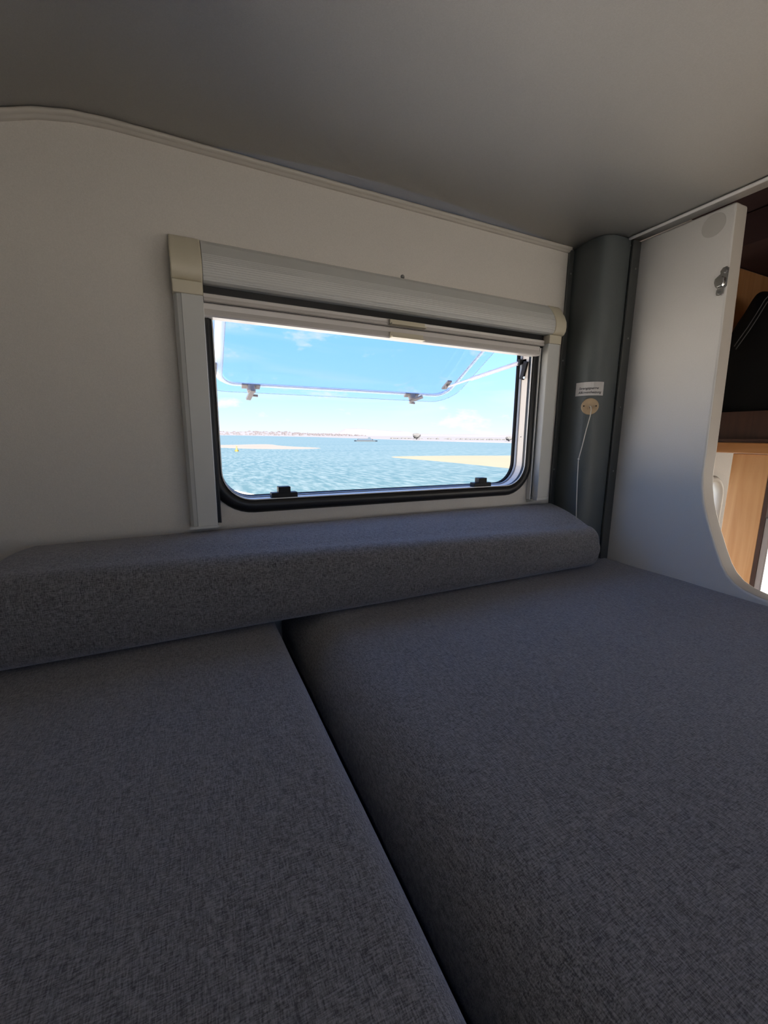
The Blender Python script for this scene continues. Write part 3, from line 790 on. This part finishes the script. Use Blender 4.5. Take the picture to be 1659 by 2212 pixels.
struct(land('sandbank', smooth_loop([(32, 80), (50, 79), (66, 73), (110, 78), (160, 60), (160, -10), (34, -10), (31.5, 20), (31.5, 38), (31.5, 50), (30.5, 64), (28, 76)]), .16, 'sandbar'),
       'wide yellow sandbank on the right of the window view', 'sandbank')
struct(land('sandbank', smooth_loop([(-60, 190), (11, 172), (41, 206), (38, 155), (50, 124), (38, 109), (18, 116), (8, 141), (-60, 150)]), .12, 'pale_bank'),
       'low pale sandbank further out on the left of the window view', 'sandbank')
shore = [(-2500, 2300), (100, 2250), (230, 2200), (262, 900), (200, 400), (186, 319), (182, 260), (190, 205), (230, 150), (600, 60), (9000, 0), (9000, 9000), (-2500, 9000)]
bm = bmesh.new()
lo = [bm.verts.new((x, y, SEA-.2)) for x, y in shore]
def inl(i, dd, z):
    x, y = shore[i]; return bm.verts.new((x+dd*.75, y+dd*.65, z))
up = [inl(i, 3, SEA+.6) for i in range(len(shore))]
up2 = [inl(i, 30, SEA+1.0) for i in range(len(shore))]
for A, B in ((lo, up), (up, up2)):
    for i in range(len(A)): bm.faces.new((A[i], A[(i+1) % len(A)], B[(i+1) % len(A)], B[i]))
bm.faces.new(up2)
struct(obj('far_shore', bm, 'farland'))
# low hill behind the town, and lower hills far behind
def hill_h(x):
    a = max(0, min(1, (x-40)/150))*max(0, min(1, (1150-x)/700))
    return 3+26*a*(.8+.35*_n.noise(Vector((x*.006, 0, 0))))
def hill_z(x, y):
    t = max(0, min(1, (y-2250)/450)); return SEA+.6+hill_h(x)*t
bm = bmesh.new(); prev = None
for k in range(70):
    x = -300+k*30
    cur = [bm.verts.new((x, y, hill_z(x, y) if y < 2900 else SEA-2)) for y in (2250, 2350, 2450, 2550, 2700, 2900)]
    if prev:
        for a in range(5): bm.faces.new((prev[a], cur[a], cur[a+1], prev[a+1]))
    prev = cur
struct(obj('town_hill', bm, 'farland', smooth=True))
bm = bmesh.new(); prev = None
for k in range(61):
    x = -400+k*65; y = 3600-k*20; h = 24+22*_n.noise(Vector((k*.17, 5, 0)))+(26 if 24 < k < 33 else 0)
    cur = [bm.verts.new((x, y, SEA)), bm.verts.new((x, y+120, SEA+h*.8)), bm.verts.new((x, y+260, SEA+h)), bm.verts.new((x, y+600, SEA-1))]
    if prev:
        for a in range(3): bm.faces.new((prev[a], cur[a], cur[a+1], prev[a+1]))
    prev = cur
struct(obj('far_hills', bm, 'farland', smooth=True))
# the town on the far shore: a few pixels in all
bm = bmesh.new()
for k in range(330):
    y = random.uniform(2260, 2680); x = random.uniform(150, 1000) if k % 3 else random.gauss(520, 170)
    w = random.uniform(5, 13); h = random.uniform(2.5, 6.5)
    z = hill_z(x, y); box(bm, x, x+w, y, y+w, z-2, z+h)
t = obj('town_houses', bm, 'town'); tag(t, 'pale hazy town of tiny houses along the far shore, left part of the horizon', 'town'); t['kind'] = 'stuff'
# shrubs along the nearer right shore
def blob(bm, c, rx, rz, seed, sub=2):
    b = bmesh.new(); bmesh.ops.create_icosphere(b, subdivisions=sub, radius=1)
    vm = {}
    for v in b.verts:
        n_ = 1+.35*_n.noise(v.co*2.2+Vector((seed, 0, 0))); vm[v] = bm.verts.new((c[0]+v.co.x*rx*n_, c[1]+v.co.y*rx*n_, c[2]+v.co.z*rz*n_))
    for f in b.faces: bm.faces.new([vm[v] for v in f.verts])
    b.free()
bm = bmesh.new()
for k in range(110):
    u = random.random(); x0 = 205+u*70; y0 = 400-u*200+random.uniform(5, 60)
    blob(bm, (x0+random.uniform(0, 30), y0, SEA+1), random.uniform(1, 3.2), random.uniform(.7, 1.6), k, 1)
s = obj('shore_shrubs', bm, 'tree'); tag(s, 'low hazy shrubs scattered along the right far shore', 'shrubs'); s['kind'] = 'stuff'
def tree(x, y, h, w, label, seed):
    r = thing('tree', (x, y, SEA+.9), label, 'tree', 'trees on the far shore')
    obj('trunk', tube(bmesh.new(), [(x, y, SEA+.8), (x+.1, y, SEA+.9+h*.5)], [.35, .2], 7), 'tree', r)
    bm = bmesh.new()
    for k in range(9):
        a = k*2.4; rr = w*.30*(k > 0)
        blob(bm, (x+math.cos(a)*rr, y+math.sin(a)*rr, SEA+.9+h*(.52+.12*math.sin(k*1.7)+(.16 if k == 0 else 0))), w*.27, h*.30, seed+k)
    obj('crown', bm, 'tree', r)
tree(197, 345, 6.2, 6.6, 'rounded hazy tree on the far shore, left of the other two', 11)
tree(204, 228, 3.6, 4.0, 'round hazy tree on the far shore near the window edge, taller of the close pair', 31)
tree(212, 222, 2.6, 3.0, 'small hazy tree on the far shore nearest the right window edge', 51)
# ferry
f = thing('ferry', (115, 273, SEA), 'small blue and white ferry crossing the water near the horizon', 'boat')
def along(c, hx, hy, z0, z1, taper=0):
    bm = bmesh.new(); d = Vector((.92, -.39, 0)).normalized(); q = Vector((.39, .92, 0)).normalized(); c = Vector(c)
    P = [(-hx-taper, 0), (-hx, hy), (hx, hy), (hx+taper, 0), (hx, -hy), (-hx, -hy)]
    a = [bm.verts.new(c+d*u+q*w+Vector((0, 0, z0))) for u, w in P]; b = [bm.verts.new(c+d*u*1.0+q*w+Vector((0, 0, z1))) for u, w in P]
    bm.faces.new(a); bm.faces.new(b)
    for i in range(6): bm.faces.new((a[i], a[(i+1) % 6], b[(i+1) % 6], b[i]))
    return bm
obj('hull', along((115, 273, SEA), 6.6, 1.8, -.1, .75, 1.6), 'hull', f)
obj('passenger_cabin', along((114.6, 273.2, SEA), 5.0, 1.5, .76, 1.75, .4), 'cabinb', f)
obj('window_band', along((114.6, 273.1, SEA), 4.6, 1.56, 1.15, 1.45, .2), 'glassd', f)
obj('roof_deck', along((114.4, 273.2, SEA), 4.2, 1.4, 1.76, 2.0, .3), 'cabinb', f)
obj('wheelhouse', along((117.2, 272.0, SEA), .9, .8, 2.0, 2.9), 'cabinb', f)
# buoy
b = thing('buoy', (11.2, 107, SEA), 'small yellow channel buoy on the water at the left of the view', 'buoy')
bm = bmesh.new(); tube(bm, [(11.2, 107, SEA-.1), (11.2, 107, SEA+.35)], .45, 12); obj('float', bm, 'buoy', b)
bm = bmesh.new(); tube(bm, [(11.2, 107, SEA+.36), (11.2, 107, SEA+1.1)], [.28, .1], 10); obj('tower', bm, 'buoy', b)
bm = bmesh.new(); tube(bm, [(11.0, 107, SEA+1.2), (11.4, 107, SEA+1.4)], .06, 6); tube(bm, [(11.4, 107, SEA+1.2), (11.0, 107, SEA+1.4)], .06, 6)
tube(bm, [(11.2, 107, SEA+1.05), (11.2, 107, SEA+1.35)], .04, 6); obj('top_mark', bm, 'buoy', b)

for o in bpy.data.objects:
    if '_o' in o: del o['_o']
